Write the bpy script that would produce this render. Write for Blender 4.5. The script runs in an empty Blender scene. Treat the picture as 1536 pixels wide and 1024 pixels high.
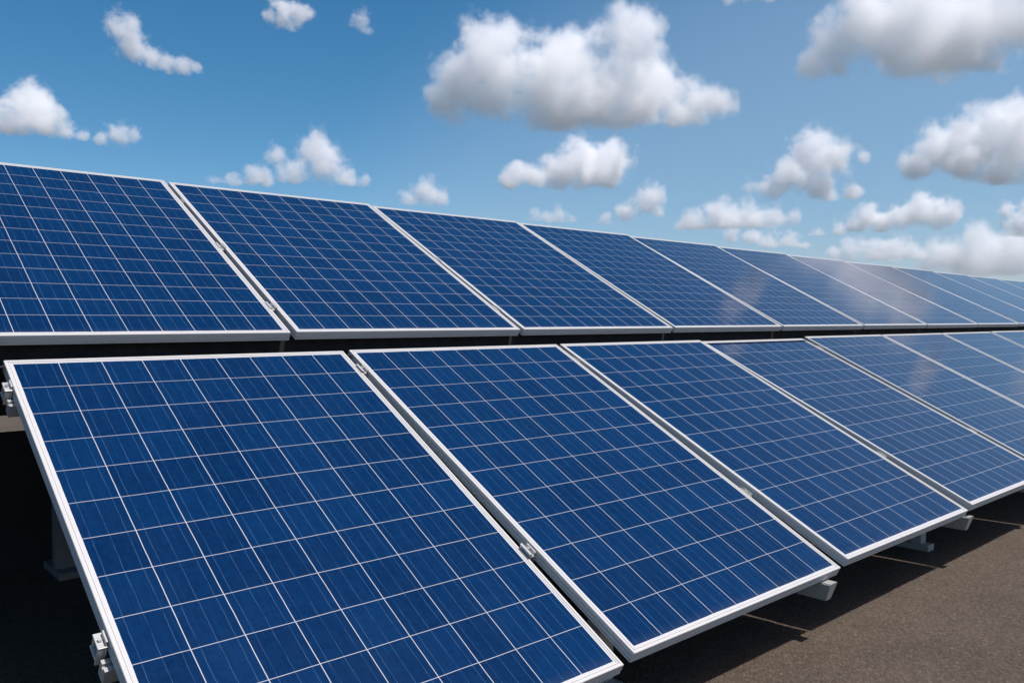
import bpy, bmesh, math, random
from mathutils import Vector, Matrix

sc = bpy.context.scene
C = sc.collection
random.seed(7)

# ------------------------------------------------------------------ camera, sky, sun, exposure
CAM_Z = 1.35
YAW, PITCH = 42.1143, -1.4641
cd = bpy.data.cameras.new("camera")
cam = bpy.data.objects.new("camera", cd)
C.objects.link(cam)
cam.location = (0, 0, CAM_Z)
cam.rotation_euler = (math.radians(90 + PITCH), 0, math.radians(-YAW))
cd.sensor_width = 36
cd.lens = 36 * 1249.8265 / 1536
cd.clip_start, cd.clip_end = 0.05, 60000
sc.camera = cam

SUN_EL = math.radians(66)
SUN_AZ = math.atan2(0.20, -0.38)          # measured from +Y towards +X: in front of the panels, somewhat to the right
sdir = Vector((math.sin(SUN_AZ) * math.cos(SUN_EL), math.cos(SUN_AZ) * math.cos(SUN_EL), math.sin(SUN_EL)))
ld = bpy.data.lights.new("sun", "SUN")
ld.energy, ld.angle, ld.color = 4.8, math.radians(0.5), (1.0, 0.97, 0.93)
sun = bpy.data.objects.new("sun", ld)
C.objects.link(sun)
sun.rotation_euler = (-sdir).to_track_quat('-Z', 'Y').to_euler()

SKY_GRADE = ((1.9, 0.47), (1.18, 1.04), (1.0, 1.32))
w = bpy.data.worlds.new("World")
sc.world = w
w.use_nodes = True
wn, wl = w.node_tree.nodes, w.node_tree.links
wn.clear()
wo = wn.new("ShaderNodeOutputWorld")
bg = wn.new("ShaderNodeBackground")
sky = wn.new("ShaderNodeTexSky")
sky.sky_type = 'NISHITA'
sky.sun_disc = False
sky.sun_elevation = SUN_EL
sky.sun_rotation = SUN_AZ
sky.altitude = 0
sky.air_density, sky.dust_density, sky.ozone_density = 0.7, 1.0, 3.0
bg.inputs[1].default_value = 0.10
sep, com = wn.new("ShaderNodeSeparateXYZ"), wn.new("ShaderNodeCombineXYZ")     # a deeper blue, as through a polariser
wl.new(sky.outputs[0], sep.inputs[0])
for i, (g, k) in enumerate(SKY_GRADE):
    pw, ml = wn.new("ShaderNodeMath"), wn.new("ShaderNodeMath")
    pw.operation, ml.operation = 'POWER', 'MULTIPLY'
    pw.inputs[1].default_value, ml.inputs[1].default_value = g, k
    wl.new(sep.outputs[i], pw.inputs[0])
    wl.new(pw.outputs[0], ml.inputs[0])
    wl.new(ml.outputs[0], com.inputs[i])
wl.new(com.outputs[0], bg.inputs[0])
wl.new(bg.outputs[0], wo.inputs[0])

sc.view_settings.view_transform = 'Standard'
sc.view_settings.look = 'None'
sc.view_settings.exposure = 0
sc.view_settings.gamma = 1
sc.cycles.use_denoising = True
sc.cycles.volume_bounces = 20
sc.cycles.max_bounces = 22
sc.cycles.volume_step_rate = 0.4
sc.cycles.volume_max_steps = 256
sc.cycles.sample_clamp_indirect = 8

# ------------------------------------------------------------------ node helpers
class NT:
    def __init__(s, name):
        s.m = bpy.data.materials.new(name)
        s.m.use_nodes = True
        s.t = s.m.node_tree
        s.t.nodes.clear()
        s.out = s.t.nodes.new("ShaderNodeOutputMaterial")
    def n(s, typ, **kw):
        nd = s.t.nodes.new("ShaderNode" + typ)
        for k, v in kw.items():
            setattr(nd, k, v)
        return nd
    def set(s, sock, v):
        if isinstance(v, bpy.types.NodeSocket):
            s.t.links.new(v, sock)
        else:
            sock.default_value = v
    def math(s, op, a, b=None, c=None, clamp=False):
        nd = s.n("Math", operation=op, use_clamp=clamp)
        for i, v in enumerate((a, b, c)):
            if v is not None:
                s.set(nd.inputs[i], v)
        return nd.outputs[0]
    def vec(s, op, a, b=None, out=0):
        nd = s.n("VectorMath", operation=op)
        s.set(nd.inputs[0], a)
        if b is not None:
            s.set(nd.inputs[1], b)
        return nd.outputs[out]
    def mix(s, f, a, b):
        nd = s.n("Mix", data_type='RGBA')
        s.set(nd.inputs[0], f); s.set(nd.inputs[6], a); s.set(nd.inputs[7], b)
        return nd.outputs[2]
    def noise(s, v, scale, detail=2, rough=0.5, out=0):
        nd = s.n("TexNoise")
        if v is not None:
            s.set(nd.inputs["Vector"], v)
        nd.inputs["Scale"].default_value = scale
        nd.inputs["Detail"].default_value = detail
        nd.inputs["Roughness"].default_value = rough
        return nd.outputs[out]
    def ramp(s, f, lo, hi, a=0.0, b=1.0):
        nd = s.n("MapRange")
        s.set(nd.inputs[0], f)
        for i, v in enumerate((lo, hi, a, b)):
            nd.inputs[i + 1].default_value = v
        return nd.outputs[0]
    def bump(s, h, strength, dist):
        nd = s.n("Bump")
        nd.inputs["Strength"].default_value = strength
        nd.inputs["Distance"].default_value = dist
        s.set(nd.inputs["Height"], h)
        return nd.outputs[0]
    def bsdf(s, col, rough, metal=0.0, normal=None, **kw):
        p = s.n("BsdfPrincipled")
        s.set(p.inputs["Base Color"], col)
        s.set(p.inputs["Roughness"], rough)
        s.set(p.inputs["Metallic"], metal)
        if normal is not None:
            s.set(p.inputs["Normal"], normal)
        for k, v in kw.items():
            s.set(p.inputs[k], v)
        s.t.links.new(p.outputs[0], s.out.inputs[0])
        return s.m

def rgb(r, g, b):
    return (r, g, b, 1.0)

# ------------------------------------------------------------------ materials
def mat_ground():
    t = NT("asphalt_roof")
    P = t.n("NewGeometry").outputs["Position"]
    big = t.noise(P, 0.55, 4, 0.6)
    mid = t.noise(P, 3.2, 5, 0.65)
    grain = t.noise(P, 170, 4, 0.7)
    vor = t.n("TexVoronoi")
    t.set(vor.inputs["Vector"], P)
    vor.inputs["Scale"].default_value = 125
    stone = t.n("SeparateColor")
    t.set(stone.inputs[0], vor.outputs["Color"])
    c = t.mix(t.ramp(big, 0.32, 0.68), rgb(0.084, 0.063, 0.045), rgb(0.114, 0.088, 0.065))
    c = t.mix(t.ramp(mid, 0.3, 0.75, 0, 0.55), c, rgb(0.056, 0.043, 0.033))
    c = t.mix(t.math('MULTIPLY', t.ramp(stone.outputs[0], 0.5, 1.0), 0.42), c, rgb(0.20, 0.158, 0.12))
    c = t.mix(t.math('MULTIPLY', t.ramp(stone.outputs[1], 0.5, 1.0), 0.5), c, rgb(0.026, 0.021, 0.017))
    c = t.mix(t.math('MULTIPLY', t.ramp(stone.outputs[2], 0.988, 0.996), 0.45), c, rgb(0.24, 0.20, 0.16))
    # old hairline stains
    st = t.noise(P, 1.3, 6, 0.7)
    crack = t.math('SUBTRACT', 1.0, t.ramp(t.math('ABSOLUTE', t.math('SUBTRACT', st, 0.5)), 0.0, 0.012))
    c = t.mix(t.math('MULTIPLY', crack, 0.18), c, rgb(0.045, 0.038, 0.032))
    far = t.ramp(t.vec('LENGTH', P, out=1), 60, 160)
    c = t.mix(far, c, rgb(0.085, 0.095, 0.095))                # unseen open country, greyed to keep brown bounce light off the clouds
    h = t.math('ADD', t.math('MULTIPLY', vor.outputs["Distance"], -0.8), t.math('MULTIPLY', grain, 0.9))
    h = t.math('ADD', h, t.math('MULTIPLY', mid, 0.8))
    return t.bsdf(c, 0.9, normal=t.bump(h, 0.75, 0.0065), **{"Specular IOR Level": 0.25})

def mat_alu(name, col, rough, metal, streak):
    t = NT(name)
    P = t.n("TexCoord").outputs["Object"]
    n1 = t.noise(P, 9, 5, 0.65)
    n2 = t.noise(t.vec('MULTIPLY', P, (4.0, 4.0, 260.0)), 1.0, 2)
    c = t.mix(t.ramp(n1, 0.35, 0.8, 0, streak), rgb(*col), rgb(col[0] * 0.72, col[1] * 0.70, col[2] * 0.66))
    c = t.mix(t.ramp(n2, 0.5, 0.8, 0, streak * 0.6), c, rgb(col[0] * 0.8, col[1] * 0.8, col[2] * 0.8))
    r = t.ramp(n1, 0.3, 0.7, rough - 0.08, rough + 0.1)
    return t.bsdf(c, r, metal, normal=t.bump(n1, 0.05, 0.002))

def mat_cells(name, wid, hei, nc, nr):
    """blue polycrystalline cells on a white back sheet behind glass; UV is in metres"""
    t = NT(name)
    uv = t.n("TexCoord").outputs["UV"]
    sx = t.n("SeparateXYZ")
    t.set(sx.inputs[0], uv)
    u, v = sx.outputs[0], sx.outputs[1]
    rnd = t.n("ObjectInfo").outputs["Random"]
    wob = t.n("CombineXYZ")
    t.set(wob.inputs[0], t.math('MULTIPLY', u, 5.0)); t.set(wob.inputs[1], t.math('MULTIPLY', v, 5.0)); t.set(wob.inputs[2], t.math('MULTIPLY', rnd, 50))
    wv = t.n("SeparateColor")
    t.set(wv.inputs[0], t.noise(wob.outputs[0], 1.3, 3, 0.6, 1))
    uw = t.math('ADD', u, t.math('MULTIPLY', t.math('SUBTRACT', wv.outputs[0], 0.5), 0.004))
    vw = t.math('ADD', v, t.math('MULTIPLY', t.math('SUBTRACT', wv.outputs[1], 0.5), 0.004))
    b = 0.0045
    cu, cv = (wid - 2 * b) / nc, (hei - 2 * b) / nr
    U = t.math('DIVIDE', t.math('SUBTRACT', uw, b), cu)
    V = t.math('DIVIDE', t.math('SUBTRACT', vw, b), cv)
    def line(X, pitch, half, soft=0.0006):
        d = t.math('MULTIPLY', t.math('ABSOLUTE', t.math('SUBTRACT', X, t.math('ROUND', X))), pitch)
        return t.math('SUBTRACT', 1.0, t.ramp(d, half - soft, half + soft))
    lines = t.math('MAXIMUM', line(U, cu, 0.00105), line(V, cv, 0.0008))
    def outside(X, n, pitch):
        lo = t.math('LESS_THAN', X, 0.0021 / pitch)
        hi = t.math('GREATER_THAN', X, n - 0.0021 / pitch)
        return t.math('MAXIMUM', lo, hi)
    white = t.math('MAXIMUM', lines, t.math('MAXIMUM', outside(U, nc, cu), outside(V, nr, cv)))
    # busbars: three thin ribbons in each cell, a little wavy and broken
    hv = t.n("CombineXYZ")
    t.set(hv.inputs[0], t.math('MULTIPLY', t.math('FLOOR', t.math('MULTIPLY', U, 3.0)), 7.3)); t.set(hv.inputs[1], t.math('MULTIPLY', v, 11.0)); t.set(hv.inputs[2], t.math('MULTIPLY', rnd, 90))
    hn = t.noise(hv.outputs[0], 1.0, 3, 0.6)
    B = t.math('ADD', t.math('ADD', t.math('MULTIPLY', U, 3.0), 0.5), t.math('MULTIPLY', t.math('SUBTRACT', hn, 0.5), 0.16))
    bus = line(B, cu / 3, 0.00065, 0.0006)
    bus = t.math('MULTIPLY', bus, t.ramp(hn, 0.34, 0.56, 0.2, 0.75))
    # fine finger lines and drawn hairlines along the cell
    sv = t.n("CombineXYZ")
    t.set(sv.inputs[0], t.math('MULTIPLY', u, 420.0)); t.set(sv.inputs[1], t.math('MULTIPLY', v, 5.0)); t.set(sv.inputs[2], t.math('MULTIPLY', rnd, 30))
    hair = t.ramp(t.noise(sv.outputs[0], 1.0, 2, 0.6), 0.5, 0.8)
    # tint per cell, crystal grain and slow drift
    cell = t.n("CombineXYZ")
    t.set(cell.inputs[0], t.math('FLOOR', U)); t.set(cell.inputs[1], t.math('FLOOR', V)); t.set(cell.inputs[2], t.math('MULTIPLY', rnd, 77))
    wn_ = t.n("TexWhiteNoise", noise_dimensions='3D')
    t.set(wn_.inputs[0], cell.outputs[0])
    vo = t.n("TexVoronoi")
    t.set(vo.inputs["Vector"], uv); vo.inputs["Scale"].default_value = 62
    vs = t.n("SeparateColor"); t.set(vs.inputs[0], vo.outputs["Color"])
    drift = t.noise(wob.outputs[0], 0.35, 2)
    k = t.math('ADD', t.math('MULTIPLY', wn_.outputs[0], 0.42), t.math('MULTIPLY', vs.outputs[0], 0.36))
    k = t.math('ADD', k, t.math('MULTIPLY', drift, 0.35))
    c = t.mix(k, rgb(0.0002, 0.0100, 0.047), rgb(0.0010, 0.0225, 0.086))
    c = t.mix(t.math('MULTIPLY', hair, 0.16), c, rgb(0.02, 0.080, 0.19))
    c = t.mix(bus, c, rgb(0.06, 0.12, 0.22))
    c = t.mix(white, c, rgb(0.54, 0.53, 0.53))
    # a film of dust, thicker towards the lower frame
    dn = t.noise(wob.outputs[0], 0.8, 6, 0.7)
    dust = t.math('ADD', t.ramp(dn, 0.4, 0.8, 0.0, 0.004), t.math('MULTIPLY', t.ramp(v, 0.0, 0.04, 1.0, 0.0), 0.03))
    c = t.mix(dust, c, rgb(0.42, 0.40, 0.36))
    rough = t.ramp(dn, 0.3, 0.8, 0.05, 0.13)
    return t.bsdf(c, rough, 0.0, **{"IOR": 1.45, "Specular IOR Level": 0.5})

def mat_plain(name, col, rough, metal=0.0, amt=0.35):
    t = NT(name)
    P = t.n("TexCoord").outputs["Object"]
    n1 = t.noise(P, 14, 6, 0.65)
    c = t.mix(t.ramp(n1, 0.35, 0.75, 0, amt), rgb(*col), rgb(*(x * 0.6 for x in col)))
    return t.bsdf(c, t.ramp(n1, 0.3, 0.7, rough - 0.1, rough + 0.1), metal, normal=t.bump(n1, 0.08, 0.002))

M_GROUND = mat_ground()
M_FRAME = mat_alu("anodised_frame", (0.53, 0.525, 0.51), 0.45, 0.0, 0.35)
M_RAIL = mat_alu("mill_aluminium", (0.40, 0.40, 0.39), 0.45, 0.2, 0.5)
M_STEEL = mat_plain("galvanised_steel", (0.24, 0.245, 0.25), 0.5, 0.2)
M_CLAMP = mat_alu("bright_clamp", (0.50, 0.50, 0.48), 0.35, 0.3, 0.3)
M_BOLT = mat_plain("bolt_steel", (0.55, 0.55, 0.54), 0.35, 0.8)
M_BACK = mat_plain("back_sheet", (0.55, 0.55, 0.55), 0.6)
M_BLACK = mat_plain("shade_black", (0.010, 0.010, 0.011), 0.85)  # near black put in for the shade of the row gap
M_DARK = mat_plain("dark_sheet", (0.020, 0.021, 0.022), 0.7)

# ------------------------------------------------------------------ mesh helpers
def link(name, bm, mats, parent=None, loc=None, rot=None, smooth=False):
    me = bpy.data.meshes.new(name)
    bmesh.ops.recalc_face_normals(bm, faces=bm.faces)
    bm.to_mesh(me)
    bm.free()
    for m in (mats if isinstance(mats, (list, tuple)) else [mats]):
        me.materials.append(m)
    if smooth:
        for f in me.polygons:
            f.use_smooth = True
    o = bpy.data.objects.new(name, me)
    C.objects.link(o)
    if parent:
        o.parent = parent
    if loc:
        o.location = loc
    if rot:
        o.rotation_euler = rot
    return o

def tag(o, label=None, cat=None, group=None, kind=None):
    if label: o["label"] = label
    if cat: o["category"] = cat
    if group: o["group"] = group
    if kind: o["kind"] = kind
    return o

def empty(name, loc=(0, 0, 0), rot=(0, 0, 0)):
    o = bpy.data.objects.new(name, None)
    o.empty_display_size = 0.2
    C.objects.link(o)
    o.location, o.rotation_euler = loc, rot
    return o

def copy_tree(o):
    r = o.copy()
    C.objects.link(r)
    for ch in o.children:
        c = ch.copy()
        C.objects.link(c)
        c.parent = r
        for g in ch.children:
            d = g.copy()
            C.objects.link(d)
            d.parent = c
    return r

def box(bm, x0, x1, y0, y1, z0, z1, bev=0.0, M=None):
    vs = [bm.verts.new((x, y, z)) for x in (x0, x1) for y in (y0, y1) for z in (z0, z1)]
    fs = [(0, 1, 3, 2), (4, 6, 7, 5), (0, 4, 5, 1), (2, 3, 7, 6), (0, 2, 6, 4), (1, 5, 7, 3)]
    faces = [bm.faces.new([vs[i] for i in f]) for f in fs]
    if bev:
        ed = list({e for f in faces for e in f.edges})
        r = bmesh.ops.bevel(bm, geom=ed, offset=bev, segments=2, affect='EDGES', profile=0.5)
        vs = list({v for f in r['faces'] for v in f.verts} | {v for v in vs if v.is_valid})
    if M is not None:
        bmesh.ops.transform(bm, matrix=M, verts=[v for v in vs if v.is_valid])

def sweep(bm, prof, rings, caps=True):
    """join copies of a closed profile: rings is a list of vertex coordinate lists"""
    R = [[bm.verts.new(p) for p in r] for r in rings]
    n = len(prof)
    for a, b in zip(R, R[1:]):
        for i in range(n):
            bm.faces.new((a[i], a[(i + 1) % n], b[(i + 1) % n], b[i]))
    if caps:
        bm.faces.new(R[0])
        bm.faces.new(R[-1][::-1])

def hexbolt(bm, c, r, h, M=None):
    vs = []
    for z in (0, h):
        vs.append([bm.verts.new((c[0] + r * math.cos(a * math.pi / 3), c[1] + r * math.sin(a * math.pi / 3), c[2] + z)) for a in range(6)])
    for i in range(6):
        bm.faces.new((vs[0][i], vs[0][(i + 1) % 6], vs[1][(i + 1) % 6], vs[1][i]))
    bm.faces.new(vs[1]); bm.faces.new(vs[0][::-1])
    if M is not None:
        bmesh.ops.transform(bm, matrix=M, verts=vs[0] + vs[1])

# ------------------------------------------------------------------ layout of the two rows (metres)
S = 1.4                                        # panel pitch
GAP = 0.030
W = S - GAP
FT = Vector((0.4475 * S, 2.4238 * S, -0.0997 * S + CAM_Z))     # upper corner of the front row's first panel
BB = Vector((1.2746 * S, 2.4542 * S, -0.0377 * S + CAM_Z))     # lower edge line of the back row
LF, LB = 1.3885 * S, 1.2757 * S

def tilt(row, k):
    return math.radians(29.7065 - 1.0695 * min(max(k, 0), 3.5)) if row == 'f' else math.radians(29.0931 - 0.4323 * k)

def low(row, k):
    t = tilt(row, k)
    d = Vector((0, math.cos(t), math.sin(t)))
    base = Vector((k * S, 0, k * S * 0.00104))
    return (FT + base - LF * d) if row == 'f' else BB + base

def at(row, k, s, h=0.0):
    t = tilt(row, k)
    return low(row, k) + s * Vector((0, math.cos(t), math.sin(t))) + h * Vector((0, -math.sin(t), math.cos(t)))

# ------------------------------------------------------------------ ground
bm = bmesh.new()
G = 40000
vs = [bm.verts.new(p) for p in ((-G, -G, 0), (G, -G, 0), (G, G, 0), (-G, G, 0))]
bm.faces.new(vs)
tag(link("ground", bm, M_GROUND), kind="structure")

# ------------------------------------------------------------------ solar panel
D = 0.042                                      # frame depth
LIP = 0.019
PROF = [(0.0, -0.0015), (0.0015, 0.0), (0.0100, 0.0), (0.0105, -0.0024), (0.0122, -0.0024), (0.0127, -0.0004), (LIP - 0.001, -0.0004), (LIP, -0.0014),
        (LIP, -0.006), (0.004, -0.006), (0.004, -D + 0.003), (0.028, -D + 0.003), (0.028, -D), (0.001, -D), (0.0, -D + 0.001),
        (0.0, -0.0345), (0.0030, -0.0335), (0.0030, -0.0295), (0.0, -0.0285), (0.0, -0.0205), (0.0030, -0.0195), (0.0030, -0.0155), (0.0, -0.0145)]

def make_panel(L, cellmat):
    root = empty("solar_panel")
    bm = bmesh.new()
    w, h = W / 2, L
    e = 0.0003
    def ring(cx, cy, sx, sy, shift):
        return [(cx + sx * u + shift[0], cy + sy * u + shift[1], v) for u, v in PROF]
    cor = [(-w, 0, 1, 1), (w, 0, -1, 1), (w, h, -1, -1), (-w, h, 1, -1)]
    for i in range(4):
        a, b = cor[i], cor[(i + 1) % 4]
        dx, dy = (b[0] - a[0]), (b[1] - a[1])
        l = math.hypot(dx, dy)
        s = (dx / l * e, dy / l * e)
        sweep(bm, PROF, [ring(*a, s), ring(*b, (-s[0], -s[1]))])
    link("frame", bm, M_FRAME, root)
    bm = bmesh.new()
    uvl = bm.loops.layers.uv.new("UVMap")
    x0, x1, y0, y1 = -w + LIP - 0.004, w - LIP + 0.004, LIP - 0.004, h - LIP + 0.004
    vs = [bm.verts.new(p) for p in ((x0, y0, -0.0024), (x1, y0, -0.0024), (x1, y1, -0.0024), (x0, y1, -0.0024))]
    f = bm.faces.new(vs)
    ins = 0.004
    for lp in f.loops:
        lp[uvl].uv = (lp.vert.co.x - x0 - ins, lp.vert.co.y - y0 - ins)
    vb = [bm.verts.new((v.co.x, v.co.y, -0.0055)) for v in vs]
    for i in range(4):
        bm.faces.new((vs[i], vs[(i + 1) % 4], vb[(i + 1) % 4], vb[i]))
    g = bm.faces.new(vb[::-1])
    g.material_index = 1
    link("cell_glass", bm, [cellmat, M_BACK], root)
    bm = bmesh.new()
    box(bm, -0.06, 0.06, h - 0.22, h - 0.12, -0.030, -0.0056, 0.003)
    link("junction_box", bm, M_DARK, root)
    return root

gw = W - 2 * LIP
CELL_F = mat_cells("cells_front", gw, LF - 2 * LIP, 9, 12)
CELL_B = mat_cells("cells_back", gw, LB - 2 * LIP, 10, 13)
pf, pb = make_panel(LF, CELL_F), make_panel(LB, CELL_B)
ORD = ["first", "second", "third", "fourth", "fifth", "sixth", "seventh", "eighth", "ninth", "tenth", "eleventh", "twelfth", "thirteenth", "fourteenth", "fifteenth"]

def place_row(row, proto, k0, k1, labels):
    for i, k in enumerate(range(k0, k1)):
        o = proto if i == 0 else copy_tree(proto)
        a, b = at(row, k, 0), at(row, k + 1, 0)
        m = (a + b) / 2
        m.z += random.uniform(-0.0015, 0.0015)
        o.location = m
        o.rotation_euler = (tilt(row, k + 0.5) + math.radians(random.uniform(-0.12, 0.12)), 0, math.radians(random.uniform(-0.05, 0.05)))
        tag(o, labels[i], "solar panel", "solar panels of the front row" if row == 'f' else "solar panels of the back row")

fl = ["large blue solar panel at the open left end of the front row, nearest of all"]
fl += ["%s solar panel from the left end of the front row" % ORD[i] for i in range(1, 10)]
bl = ["blue solar panel at the far left end of the back row, outermost there",
      "back row solar panel cut by the left picture edge, above the nearest front panel"]
bl += ["back row solar panel, %s to the right of the one cut by the left edge" % ORD[i] for i in range(0, 13)]
place_row('f', pf, 0, 10, fl)
place_row('b', pb, -2, 13, bl)

# ------------------------------------------------------------------ racks: rails, clamps, base beams, posts
def rail_mesh(row, k0, k1, s, ext):
    bm = bmesh.new()
    h0 = -D - 0.001
    prof = [(-0.02, h0 - 0.045), (0.02, h0 - 0.045), (0.02, h0), (0.006, h0), (0.006, h0 - 0.008), (-0.006, h0 - 0.008), (-0.006, h0), (-0.02, h0)]
    rings = []
    ks = [k0] + list(range(k0 + 1, k1)) + [k1]
    for j, k in enumerate(ks):
        off = Vector((-ext if j == 0 else (ext if j == len(ks) - 1 else 0), 0, 0))
        rings.append([at(row, k, s + a, b) + off for a, b in prof])
    sweep(bm, prof, rings)
    return bm

def local(row, k, s, dx=0.0):
    return Matrix.Translation(at(row, k, s) + Vector((dx, 0, 0))) @ Matrix.Rotation(tilt(row, k), 4, 'X')

def mid_clamp(row, k, s, parent, sink=0.0):
    M = local(row, k, s) @ Matrix.Translation((0, 0, -sink))
    bm = bmesh.new()
    box(bm, -0.0125, -0.0085, -0.032, 0.032, -0.030, 0.0035, 0.0008, M)       # two upright cheeks and the bridge over both lips
    box(bm, 0.0085, 0.0125, -0.026, 0.026, -0.030, 0.0032, 0.0008, M)
    box(bm, -0.0083, 0.0083, -0.030, 0.030, -0.016, -0.009, 0.0008, M)
    if not sink:
        box(bm, -0.0205, -0.0127, -0.030, 0.030, 0.0006, 0.0045, 0.0008, M)
        box(bm, 0.0127, 0.0195, -0.024, 0.024, 0.0006, 0.0042, 0.0008, M)
    o = link("clamp", bm, M_CLAMP, parent)
    bm = bmesh.new()
    hexbolt(bm, (0, 0.004, -0.0088), 0.0068, 0.011, M)
    link("bolt", bm, M_BOLT, o)

def end_clamp(row, k, s, parent):
    M = local(row, k, s, GAP / 2 - 0.001)
    bm = bmesh.new()
    box(bm, -0.026, -0.002, -0.026, 0.026, -0.018, -0.012, 0.0012, M)         # top hook
    box(bm, -0.0070, -0.002, -0.020, 0.020, -0.0118, 0.0016, 0.001, M)
    box(bm, -0.0080, -0.002, -0.026, 0.026, -0.046, -0.0183, 0.0012, M)       # upright against the frame
    box(bm, -0.026, -0.0083, -0.026, -0.019, -0.070, -0.0183, 0.0012, M)
    box(bm, -0.024, -0.0083, 0.013, 0.026, -0.046, -0.0183, 0.0012, M)
    box(bm, -0.028, -0.002, -0.024, 0.024, -0.0545, -0.0475, 0.0012, M)
    o = link("clamp", bm, M_CLAMP, parent)
    bm = bmesh.new()
    hexbolt(bm, (-0.016, 0.0, -0.0118), 0.006, 0.006, M)
    link("bolt", bm, M_BOLT, o)

def post(parent, x, y, top, fy0=-0.13, fy1=0.20, wd=0.05, fw=0.055, mat=None):
    bm = bmesh.new()
    prof = [(-wd, -0.03), (wd, -0.03), (wd, -0.024), (-wd + 0.006, -0.024), (-wd + 0.006, 0.024), (wd, 0.024), (wd, 0.03), (-wd, 0.03)]
    sweep(bm, prof, [[(x + a, y + b, z) for a, b in prof] for z in (0.041, top)])
    o = link("post", bm, mat or M_STEEL, parent)
    bm = bmesh.new()
    box(bm, x - fw, x + fw, y + fy0, y + fy1, 0.002, 0.040, 0.004)
    link("foot_plate", bm, mat or M_STEEL, o)

def base_beam(parent, x, y0, y1, z, tab):
    bm = bmesh.new()
    prof = [(-0.026, 0.036), (-0.030, 0.030), (-0.020, -0.040), (0.020, -0.040), (0.030, 0.030), (0.026, 0.036)]   # tapered gutter-like channel
    rings = [[(x + a, y0 + (0.036 - b) * 0.35, z + b) for a, b in prof], [(x + a, y1, z + b) for a, b in prof]]
    sweep(bm, prof, rings)
    o = link("base_beam", bm, M_RAIL, parent)
    bm = bmesh.new()
    box(bm, x - 0.012, x + 0.030, y0 + 0.065, y0 + 0.10, z + 0.0365, tab, 0.003)
    link("bracket", bm, M_RAIL, o)

rf = empty("mounting_rack", (0, 0, 0))
tag(rf, "aluminium mounting rack carrying the front row of solar panels, beams and posts below", "mounting rack", "mounting racks")
rb = empty("mounting_rack", (0, 0, 0))
tag(rb, "dim steel mounting rack under the back row of solar panels", "mounting rack", "mounting racks")
for s in (0.56, 1.735):
    link("rail", rail_mesh('f', 0, 10, s, 0.004), M_RAIL, rf)
    end_clamp('f', 0, s + 0.055, rf)
    for k in range(1, 10):
        mid_clamp('f', k, s - 0.03 if s < 1 else s + 0.045, rf, 0.0 if k == 1 else 0.014)
for s in (0.25, 0.90, 1.52):
    link("rail", rail_mesh('b', -2, 13, s, 0.05), M_RAIL, rb)
    for k in range(-1, 13):
        mid_clamp('b', k, s, rb, 0.0 if s < 1 and k < 2 else 0.014)
for k in range(2, 10):
    z = low('f', k).z - D * 0.87 - 0.058
    base_beam(rf, k * S + FT.x + (-0.12 if k % 2 == 0 else 0.02), 1.655, 3.05, z, at('f', k, 0.08, -D - 0.001).z)
    post(rf, k * S + FT.x + 0.02, 2.95, at('f', k, 1.40, -D - 0.01).z)
for k in (1, 3, 5, 7, 9):
    post(rf, k * S + FT.x + 0.235, 2.02, at('f', k, 0.36, -D - 0.002).z, -0.075, 0.20, 0.036, 0.042, M_RAIL)
for k in range(-2, 13, 2):
    x = BB.x + k * S
    post(rb, x - 0.60, 4.86, at('b', k, 1.60, -D - 0.01).z)
    post(rb, x + 0.35, 4.28, at('b', k, 0.93, -D - 0.01).z)
    post(rb, x + 0.80, 3.70, at('b', k, 0.28, -D - 0.01).z)

# black strip added under the step: blocks the sun, stands in for shade
bm = bmesh.new()
x0, x1 = BB.x - 2.1 * S, BB.x + 13.1 * S
zc = BB.z - 0.115
for (ya, yb_, za, zb) in ((3.36, 3.52, zc, zc + 0.0015), (3.521, 3.5225, zc, zc + 0.09)):
    vs = [bm.verts.new(p) for p in ((x0, ya, za), (x1, ya, za + 0.0163), (x1, yb_, za + 0.0163), (x0, yb_, za),
                                    (x0, ya, zb), (x1, ya, zb + 0.0163), (x1, yb_, zb + 0.0163), (x0, yb_, zb))]
    for f in ((0, 1, 2, 3), (4, 7, 6, 5), (0, 4, 5, 1), (1, 5, 6, 2), (2, 6, 7, 3), (3, 7, 4, 0)):
        bm.faces.new([vs[i] for i in f])
tag(link("gap_shade_strip", bm, M_BLACK), "long black strip added as shade in the narrow gap between the panel rows", "shade strip")

# dark screen added behind the array to hide lit ground; slot shows one patch
bm = bmesh.new()
yb = 5.10
xs, xe = BB.x - 2.1 * S, BB.x + 13.1 * S
for (x0, x1, z0, z1) in ((xs, xe, 0.0, 0.755), (xs, 0.86, 0.757, 0.84), (1.06, xe, 0.757, 0.84), (xs, xe, 0.842, 1.93)):
    box(bm, x0, x1, yb, yb + 0.004, z0, z1)
tag(link("added_rear_screen", bm, M_DARK), "dark screen added at the rear to keep the space under the back row dark", "shade screen")

# ------------------------------------------------------------------ clouds: bodies of scattering droplets with their own place, size and depth
cy_, sy_ = math.cos(math.radians(YAW)), math.sin(math.radians(YAW))
cp_, sp_ = math.cos(math.radians(PITCH)), math.sin(math.radians(PITCH))
FWD = Vector((sy_ * cp_, cy_ * cp_, sp_))
RGT = Vector((cy_, -sy_, 0))
UPV = RGT.cross(FWD)
ALT = 260.0                                    # height of the cloud bases

def sky_dir(px, py):
    d = FWD * 1249.8 + RGT * (px - 768) + UPV * (512 - py)
    return d / d.xy.length

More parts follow.
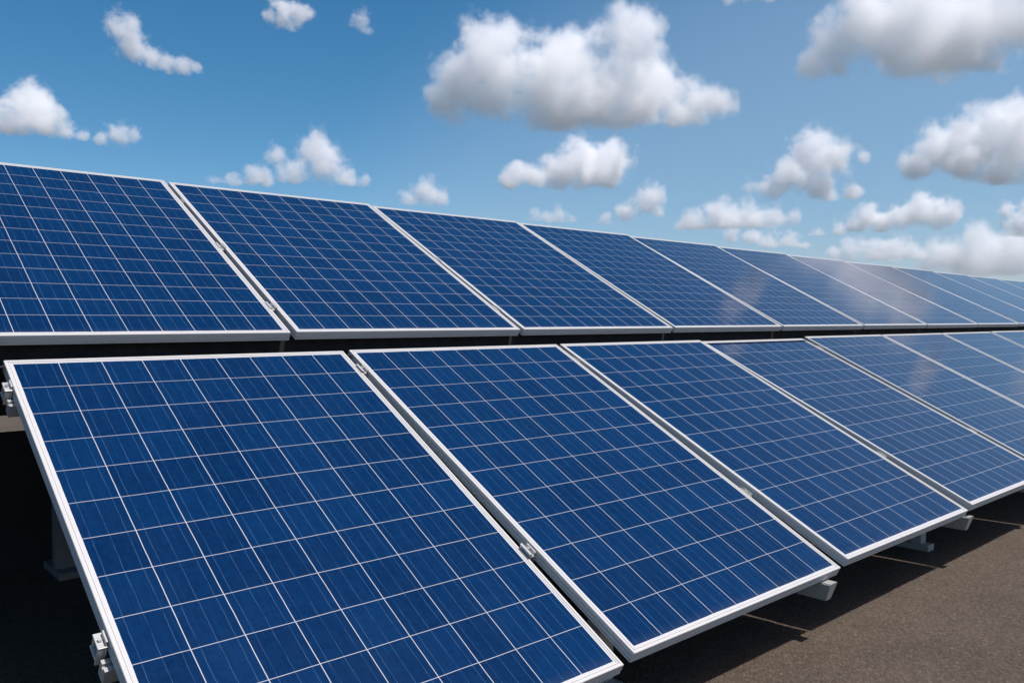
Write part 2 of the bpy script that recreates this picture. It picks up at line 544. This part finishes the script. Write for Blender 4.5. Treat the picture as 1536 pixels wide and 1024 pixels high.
def cloud_material(name, blobs, base, Ls, rho, amp, seed, soft):
    t = NT(name)
    P = t.n("TexCoord").outputs["Object"]
    F = None
    for c, r in blobs:
        d = t.vec('LENGTH', t.vec('SUBTRACT', P, tuple(c)), out=1)
        f = t.math('MULTIPLY_ADD', d, -1.0 / r, 1.0)
        F = f if F is None else t.math('SMOOTH_MAX', F, f, 0.42)
    Q = t.vec('ADD', t.vec('MULTIPLY', P, (1.0 / Ls,) * 3), (seed, seed * 0.37, -seed * 0.71))
    n = t.noise(Q, 2.1, 9, 0.66)
    z = t.n("SeparateXYZ")
    t.set(z.inputs[0], P)
    cut = t.math('MULTIPLY', t.math('MAXIMUM', t.math('SUBTRACT', base + 0.06 * Ls, z.outputs[2]), 0.0), 3.0 / Ls)
    f = t.math('SUBTRACT', t.math('ADD', F, t.math('MULTIPLY', t.math('SUBTRACT', n, 0.5), amp)), t.math('ADD', cut, 0.47))
    dens = t.math('MULTIPLY', t.math('POWER', t.math('MULTIPLY', f, soft, clamp=True), 1.3), rho)
    v = t.n("VolumePrincipled")
    v.inputs["Color"].default_value = rgb(1.0, 1.0, 1.0)
    v.inputs["Anisotropy"].default_value = 0.0
    t.set(v.inputs["Density"], dens)
    t.t.links.new(v.outputs[0], t.out.inputs["Volume"])
    return t.m

def make_cloud(label, ybase, spots, tau=9.0, amp=1.7, soft=3.0, grow=2.08):
    cx = sum(s[0] for s in spots) / len(spots)
    d0 = sky_dir(cx, ybase)
    dist = ALT / max(d0.z, 0.03)
    ctr = None
    B = []
    for (px, py, r) in spots:
        d = sky_dir(px, py)
        rr = r * dist * FWD.dot(d) / 1249.8 * grow
        away = Vector((d.x, d.y, 0)).normalized()
        c = d * dist + away * random.uniform(-0.5, 0.5) * rr + Vector((0, 0, CAM_Z))
        B.append((c, rr))
    wsum = sum(r for c, r in B)
    ctr = sum((c * r for c, r in B), Vector()) / wsum
    B = [(c - ctr, r) for c, r in B]
    base = d0.z * dist + CAM_Z - ctr.z
    big = max(r for c, r in B)
    Ls = 0.55 * big + 0.45 * wsum / len(B)
    bm = bmesh.new()
    for c, r in B:
        bmesh.ops.create_icosphere(bm, subdivisions=3, radius=r * 1.06, matrix=Matrix.Translation(c))
    me = bpy.data.meshes.new("cloud_shell")
    bm.to_mesh(me); bm.free()
    tmp = bpy.data.objects.new("cloud_shell", me)
    C.objects.link(tmp)
    md = tmp.modifiers.new("remesh", 'REMESH')
    md.mode = 'VOXEL'
    md.voxel_size = big / 9
    dg = bpy.context.evaluated_depsgraph_get()
    me2 = bpy.data.meshes.new_from_object(tmp.evaluated_get(dg))
    bpy.data.objects.remove(tmp)
    bpy.data.meshes.remove(me)
    me2.name = "cloud"
    me2.materials.clear()
    me2.materials.append(cloud_material("cloud_droplets", B, base, Ls, 0.62 * tau / big, amp, random.uniform(0, 40), soft))
    o = bpy.data.objects.new("cloud", me2)
    C.objects.link(o)
    o.location = ctr
    tag(o, label, "cloud", "cumulus clouds in the sky")
    return o

make_cloud("large white cumulus cloud with several humps and a grey belly, upper middle of the sky", 198,
           [(735, 82, 48), (692, 128, 46), (660, 150, 26), (750, 130, 45), (845, 82, 40), (835, 122, 50), (880, 150, 58), (948, 70, 42), (958, 118, 50), (965, 160, 38),
            (900, 172, 34), (835, 172, 40), (1048, 148, 33), (1078, 160, 24), (1012, 166, 28)], 11)
make_cloud("wedge shaped white cloud right under the largest humped cloud", 284,
           [(880, 238, 36), (920, 236, 30), (845, 250, 32), (800, 264, 22), (765, 270, 18), (905, 258, 30), (775, 254, 14)], 10)
make_cloud("broad bright cloud with a grey middle running out of the top right corner", 126,
           [(1300, 35, 50), (1258, 78, 36), (1215, 98, 18), (1365, 45, 62), (1435, 45, 68), (1510, 25, 58), (1345, 92, 32), (1425, 92, 34), (1290, 5, 34), (1580, 20, 50)], 11)
make_cloud("wide dark based cumulus cloud at the right picture edge, upper half", 278,
           [(1400, 215, 32), (1440, 218, 40), (1490, 202, 44), (1535, 185, 42), (1375, 248, 22), (1445, 252, 28), (1510, 248, 34), (1575, 220, 46)], 11)
make_cloud("billowing white cloud left of the dark based one, above the far panels", 303,
           [(1215, 232, 36), (1252, 235, 26), (1182, 262, 28), (1142, 284, 20), (1230, 278, 26), (1280, 292, 14), (1296, 238, 10)], 9)
make_cloud("flat streaked low cloud below the billowing white cloud", 345,
           [(1080, 326, 22), (1120, 328, 21), (1160, 328, 17), (1040, 336, 18), (1188, 328, 12), (1100, 334, 18), (1140, 334, 16), (1020, 342, 10)], 6, grow=2.35)
make_cloud("row of small white puffs strung together low over the right panels", 349,
           [(1385, 314, 25), (1422, 318, 20), (1352, 328, 20), (1302, 330, 22), (1326, 336, 15), (1280, 342, 13), (1258, 346, 13), (1226, 352, 12), (1405, 328, 18)], 8)
make_cloud("small bright puff half cut off by the right picture edge", 358,
           [(1530, 340, 20), (1510, 316, 11), (1545, 314, 15), (1560, 345, 20)], 8)
make_cloud("hazy pale heap of cloud close to the skyline on the far right", 415,
           [(1415, 384, 25), (1464, 350, 17), (1470, 384, 29), (1500, 386, 30), (1535, 382, 32), (1440, 396, 24), (1395, 398, 16), (1468, 366, 18), (1575, 380, 34)], 6, grow=2.4)
make_cloud("thin pale puffs touching the top edge of the far back row", 392,
           [(1278, 376, 17), (1350, 376, 19), (1312, 376, 17), (1376, 384, 15), (1330, 382, 16), (1250, 382, 12)], 5, grow=2.4)
make_cloud("small white cloud with two bumps right of the wedge shaped cloud", 337,
           [(975, 300, 22), (942, 318, 17), (908, 328, 11), (990, 318, 10)], 6)
make_cloud("little hazy puff just above the third back row panel", 308,
           [(640, 286, 22), (612, 296, 15), (662, 297, 14)], 4)
make_cloud("castle shaped white cloud above the second back row panel", 280,
           [(475, 222, 26), (487, 246, 28), (414, 238, 16), (440, 264, 22), (522, 266, 17), (382, 270, 18), (350, 272, 15), (400, 266, 16), (320, 274, 10), (545, 270, 10)], 5.5)
make_cloud("rounded white cloud at the left picture edge", 208,
           [(48, 145, 28), (40, 172, 32), (70, 182, 27), (98, 196, 15), (122, 203, 11), (5, 182, 24), (-25, 185, 22)], 8)
make_cloud("faint small wisp right beside the rounded cloud at the left", 222,
           [(180, 200, 18), (152, 208, 11), (202, 202, 11)], 3.5)
make_cloud("ragged grey white cloud with a tail, high in the left sky", 108,
           [(185, 46, 22), (200, 70, 23), (226, 84, 15), (248, 93, 14), (272, 97, 15), (294, 102, 9)], 5)
make_cloud("small round cloud touching the top picture edge, left of centre", 44,
           [(425, 12, 20), (450, 24, 17), (406, 22, 12), (430, 28, 14)], 5)
make_cloud("tiny faint wisp right of the small round cloud at the top", 50,
           [(543, 32, 15), (550, 45, 9)], 1.8)
make_cloud("thin sliver of cloud at the top edge between the two largest clouds", 8,
           [(1092, 0, 10), (1150, -2, 14), (1120, -4, 10)], 3)
make_cloud("dim wisp on the skyline over the fourth back row panel", 333,
           [(840, 321, 14), (802, 326, 12), (822, 327, 12), (858, 330, 9)], 2.6)
make_cloud("low pale wisp on the skyline over the sixth back row panel", 372,
           [(1130, 356, 13), (1182, 362, 15), (1155, 364, 14), (1100, 352, 12), (1208, 370, 10)], 4.5, grow=2.35)

def sky_px(az, el):
    a, e = math.radians(az), math.radians(el)
    d = Vector((math.sin(a) * math.cos(e), math.cos(a) * math.cos(e), math.sin(e)))
    f = FWD.dot(d)
    return 768 + 1249.8 * RGT.dot(d) / f, 512 - 1249.8 * UPV.dot(d) / f

# the same cloud field goes on beyond the picture: these are what the far panels mirror
def side_cloud(label, spots, base_el, **kw):
    make_cloud(label, sky_px(spots[0][0], base_el)[1], [sky_px(a, e) + (r,) for a, e, r in spots], **kw)
side_cloud("tall white cloud above the top right picture corner, mirrored in the far panels", [(68.5, 24.5, 26), (69.2, 26.5, 24), (68.0, 23.0, 18)], 20, tau=7)
side_cloud("white cloud outside the right picture edge, at mid height", [(74.8, 16.6, 11), (75.1, 17.6, 10), (74.6, 15.6, 8)], 13, tau=5)
side_cloud("white cloud further out to the right, a little higher", [(78.6, 18.2, 24), (79.3, 19.4, 19), (78.1, 16.9, 14)], 14.5, tau=7)
side_cloud("broad white cloud low beyond the right picture edge", [(83.0, 14.5, 34), (85.5, 15.5, 40), (81.6, 13.6, 18)], 12, tau=3)

# a thin, very even haze volume added to whiten the right half of the sky
def veil(az, el, dist, rad, tau):
    a = math.radians(az)
    out = Vector((math.sin(a), math.cos(a), 0))
    M = Matrix.Rotation(-a, 4, 'Z')
    bm = bmesh.new()
    bmesh.ops.create_icosphere(bm, subdivisions=4, radius=1.0, matrix=M @ Matrix.Diagonal((rad[0], rad[1], rad[2], 1)))
    t = NT("added_haze")
    P = t.n("TexCoord").outputs["Object"]
    mp = t.n("VectorRotate", rotation_type='Z_AXIS')
    t.set(mp.inputs["Vector"], P)
    mp.inputs["Angle"].default_value = a
    q = t.vec('MULTIPLY', mp.outputs[0], tuple(1 / r for r in rad))
    d2 = t.vec('DOT_PRODUCT', q, q, out=1)
    f = t.math('POWER', t.math('MAXIMUM', t.math('SUBTRACT', 1.0, d2), 0.0), 2.2)
    v = t.n("VolumePrincipled")
    v.inputs["Color"].default_value = rgb(0.86, 0.97, 1.0)
    t.set(v.inputs["Density"], t.math('MULTIPLY', f, tau / rad[1]))
    t.t.links.new(v.outputs[0], t.out.inputs["Volume"])
    o = link("added_haze_veil", bm, t.m, loc=out * dist + Vector((0, 0, dist * math.tan(math.radians(el)))))
    tag(o, "thin pale haze veil added to whiten the right half of the sky", "cloud")
veil(88, 10, 14000, (27000, 1800, 8500), 0.40)
